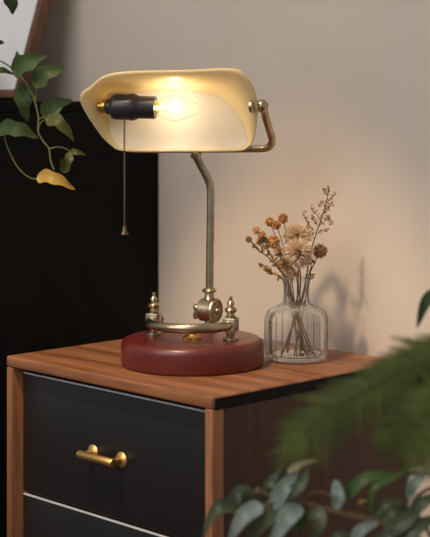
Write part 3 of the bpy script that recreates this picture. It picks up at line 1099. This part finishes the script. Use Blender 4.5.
SL = [((272, 508), (284, 488), (299, 468), 20, 0.0, 'leaf_silver'), ((283, 497), (300, 486), (309, 466), 15, -0.006, 'leaf_grey'), ((274, 500), (269, 487), (282, 466), 15, 0.012, 'leaf_grey'),
      ((288, 472), (301, 464), (318, 460), 8, 0.0, 'leaf_pale'),
      ((335, 508), (338, 496), (335, 480), 16, -0.005, 'leaf_silver'),
      ((252, 505), (240, 495), (221, 512), 24, 0.006, 'leaf_grey'), ((246, 509), (218, 508), (202, 540), 17, 0.0, 'leaf_grey'),
      ((262, 505), (243, 517), (228, 545), 21, -0.008, 'leaf_silver'), ((278, 506), (262, 520), (246, 548), 26, 0.0, 'leaf_grey'), ((300, 505), (285, 520), (268, 552), 24, -0.008, 'leaf_silver'),
      ((292, 506), (302, 514), (298, 533), 18, 0.008, 'leaf_green'), ((312, 508), (318, 522), (308, 548), 22, 0.0, 'leaf_grey'), ((300, 520), (282, 528), (262, 545), 18, 0.01, 'leaf_grey'),
      ((344, 499), (366, 478), (397, 474), 15, 0.0, 'leaf_green'), ((400, 475), (374, 488), (370, 517), 8, -0.004, 'leaf_green'),
      ((398, 476), (414, 464), (434, 462), 6, 0.0, 'leaf_green'), ((408, 497), (416, 482), (434, 464), 13, -0.01, 'leaf_silver'),
      ((358, 504), (362, 501), (368, 501), 4, 0.0, 'leaf_yellow'),
      ((352, 540), (364, 528), (382, 522), 14, -0.004, 'leaf_silver'), ((372, 516), (388, 504), (410, 500), 11, 0.004, 'leaf_grey'), ((380, 524), (394, 512), (415, 510), 12, 0.0, 'leaf_grey'),
      ((384, 532), (404, 522), (430, 498), 20, -0.012, 'leaf_grey'), ((392, 545), (412, 530), (440, 515), 24, -0.014, 'leaf_grey'), ((375, 548), (392, 536), (412, 538), 18, -0.012, 'leaf_grey'),
      ((410, 512), (424, 502), (438, 492), 16, -0.01, 'leaf_grey'), ((436, 420), (424, 440), (418, 464), 20, 0.02, 'leaf_green'),
      ((440, 290), (426, 302), (417, 328), 15, 0.03, 'leaf_vine'), ((330, 548), (338, 536), (352, 534), 12, 0.0, 'leaf_grey')]
bm = bmesh.new()
add_tube(bm, cr([st + Vector((0.03, 0.01, 0)), P(480, 560, DB + 0.01), P(462, 420, DB + 0.03), P(452, 320, DB + 0.03), P(440, 290, DB + 0.03)], 6), 0.0016, 8)
add_tube(bm, cr([P(462, 420, DB + 0.03), P(450, 414, DB + 0.025), P(436, 420, DB + 0.02)], 6), 0.0012, 8)
obj('side_stem', bm, M['twig'], shrub)
for (a, b_, c, w, dd, mk) in SL:
    bm = bmesh.new()
    d = DB + dd
    add_leaf(bm, P(*a, d), P(*b_, d - 0.008), P(*c, d + 0.004), 0.86 * w * d / F, fold=0.3, face=Vector((-0.25, -1, 0.55)), pointed=0.5 if a == (335, 508) else 1.0)
    obj('leaf', bm, M[mk], shrub, label={'leaf_silver': 'pale silvery leaf', 'leaf_pale': 'cream leaf tip', 'leaf_yellow': 'small yellow leaf'}.get(mk))

# fern
DFN = 1.20
fp = Vector((0.385, 1.16, 0.0))
fern = thing('potted_fern', 'dark green feathery fern out of focus in the right foreground', 'plant', fp)
pot(fern, fp, 0.10, 0.26)
ft_ = fp + Vector((-0.02, 0, 0.24))


def frond(path, wmax, dens=21, sub=15, face=Vector((-0.2, -1, 0.5)), a0=0.25):
    pth = cr(path, 10)
    N = len(pth) - 1
    bm = bmesh.new()
    add_tube(bm, pth, [0.0018 * (1 - 0.8 * k / N) for k in range(N + 1)], 6)
    for k in range(dens):
        q = a0 + (1 - a0) * (k + 0.5) / dens
        i = q * N
        i0 = min(int(i), N - 1)
        p = Vector(pth[i0]).lerp(Vector(pth[i0 + 1]), i - i0)
        d = (Vector(pth[i0 + 1]) - Vector(pth[i0])).normalized()
        s = d.cross(face).normalized()
        nn = s.cross(d).normalized()
        qq = (q - a0) / (1 - a0)
        L = 1.25 * wmax * (math.sin(math.pi * (0.18 + 0.80 * qq)) ** 0.8)
        for sg in (-1, 1):
            dv = (s * sg + d * 0.65 + nn * random.uniform(-0.35, 0.15) + Vector((0, 0, -0.25))).normalized()
            LL = L * random.uniform(0.8, 1.1)
            e = dv.cross(nn).normalized()
            for m_ in range(sub):
                u = (m_ + 0.5) / sub
                b_ = p + dv * (LL * u) + Vector((0, 0, -0.10 * LL * u * u))
                ll_ = LL * 0.25 * (1 - 0.7 * u)
                for s2 in (-1, 1):
                    tip = b_ + (e * s2 + dv * 0.7).normalized() * ll_
                    wv = dv * (ll_ * 0.24)
                    th = nn * 0.00025
                    a = [bm.verts.new(b_ - wv - th), bm.verts.new(b_ + wv - th), bm.verts.new(b_ + th), bm.verts.new(tip)]
                    for f in ((0, 1, 3), (1, 2, 3), (2, 0, 3), (0, 2, 1)):
                        bm.faces.new([a[g] for g in f])
    return bm


FR = [([ft_, P(500, 480, DFN), P(462, 365, DFN), P(420, 362, DFN), P(375, 385, DFN), P(330, 410, DFN - 0.01), P(298, 438, DFN - 0.015), P(280, 470, DFN - 0.02)], 0.030, 0.36),
      ([ft_, P(510, 480, DFN + 0.04), P(470, 350, DFN + 0.04), P(435, 348, DFN + 0.04), P(400, 368, DFN + 0.04), P(365, 396, DFN + 0.04), P(345, 430, DFN + 0.04)], 0.028, 0.36),
      ([ft_, P(500, 500, DFN - 0.03), P(468, 410, DFN - 0.03), P(440, 392, DFN - 0.03), P(412, 408, DFN - 0.03), P(392, 432, DFN - 0.03), P(380, 452, DFN - 0.03)], 0.022, 0.36),
      ([ft_, P(505, 500, DFN - 0.01), P(480, 400, DFN - 0.01), P(450, 370, DFN - 0.01), P(425, 385, DFN), P(405, 405, DFN)], 0.024, 0.4),
      ([ft_, P(520, 520, DFN + 0.02), P(500, 430, DFN + 0.02), P(465, 398, DFN + 0.02), P(435, 402, DFN + 0.02), P(412, 422, DFN + 0.02), P(398, 450, DFN + 0.02)], 0.026, 0.36),
      ([ft_, P(520, 540, DFN - 0.05), P(505, 450, DFN - 0.05), P(470, 425, DFN - 0.05), P(440, 430, DFN - 0.05), P(420, 450, DFN - 0.05), P(408, 470, DFN - 0.05)], 0.024, 0.36)]
for path, w, a0 in FR:
    obj('frond', frond(path, w, a0=a0), M['fern'], fern, smooth=False)
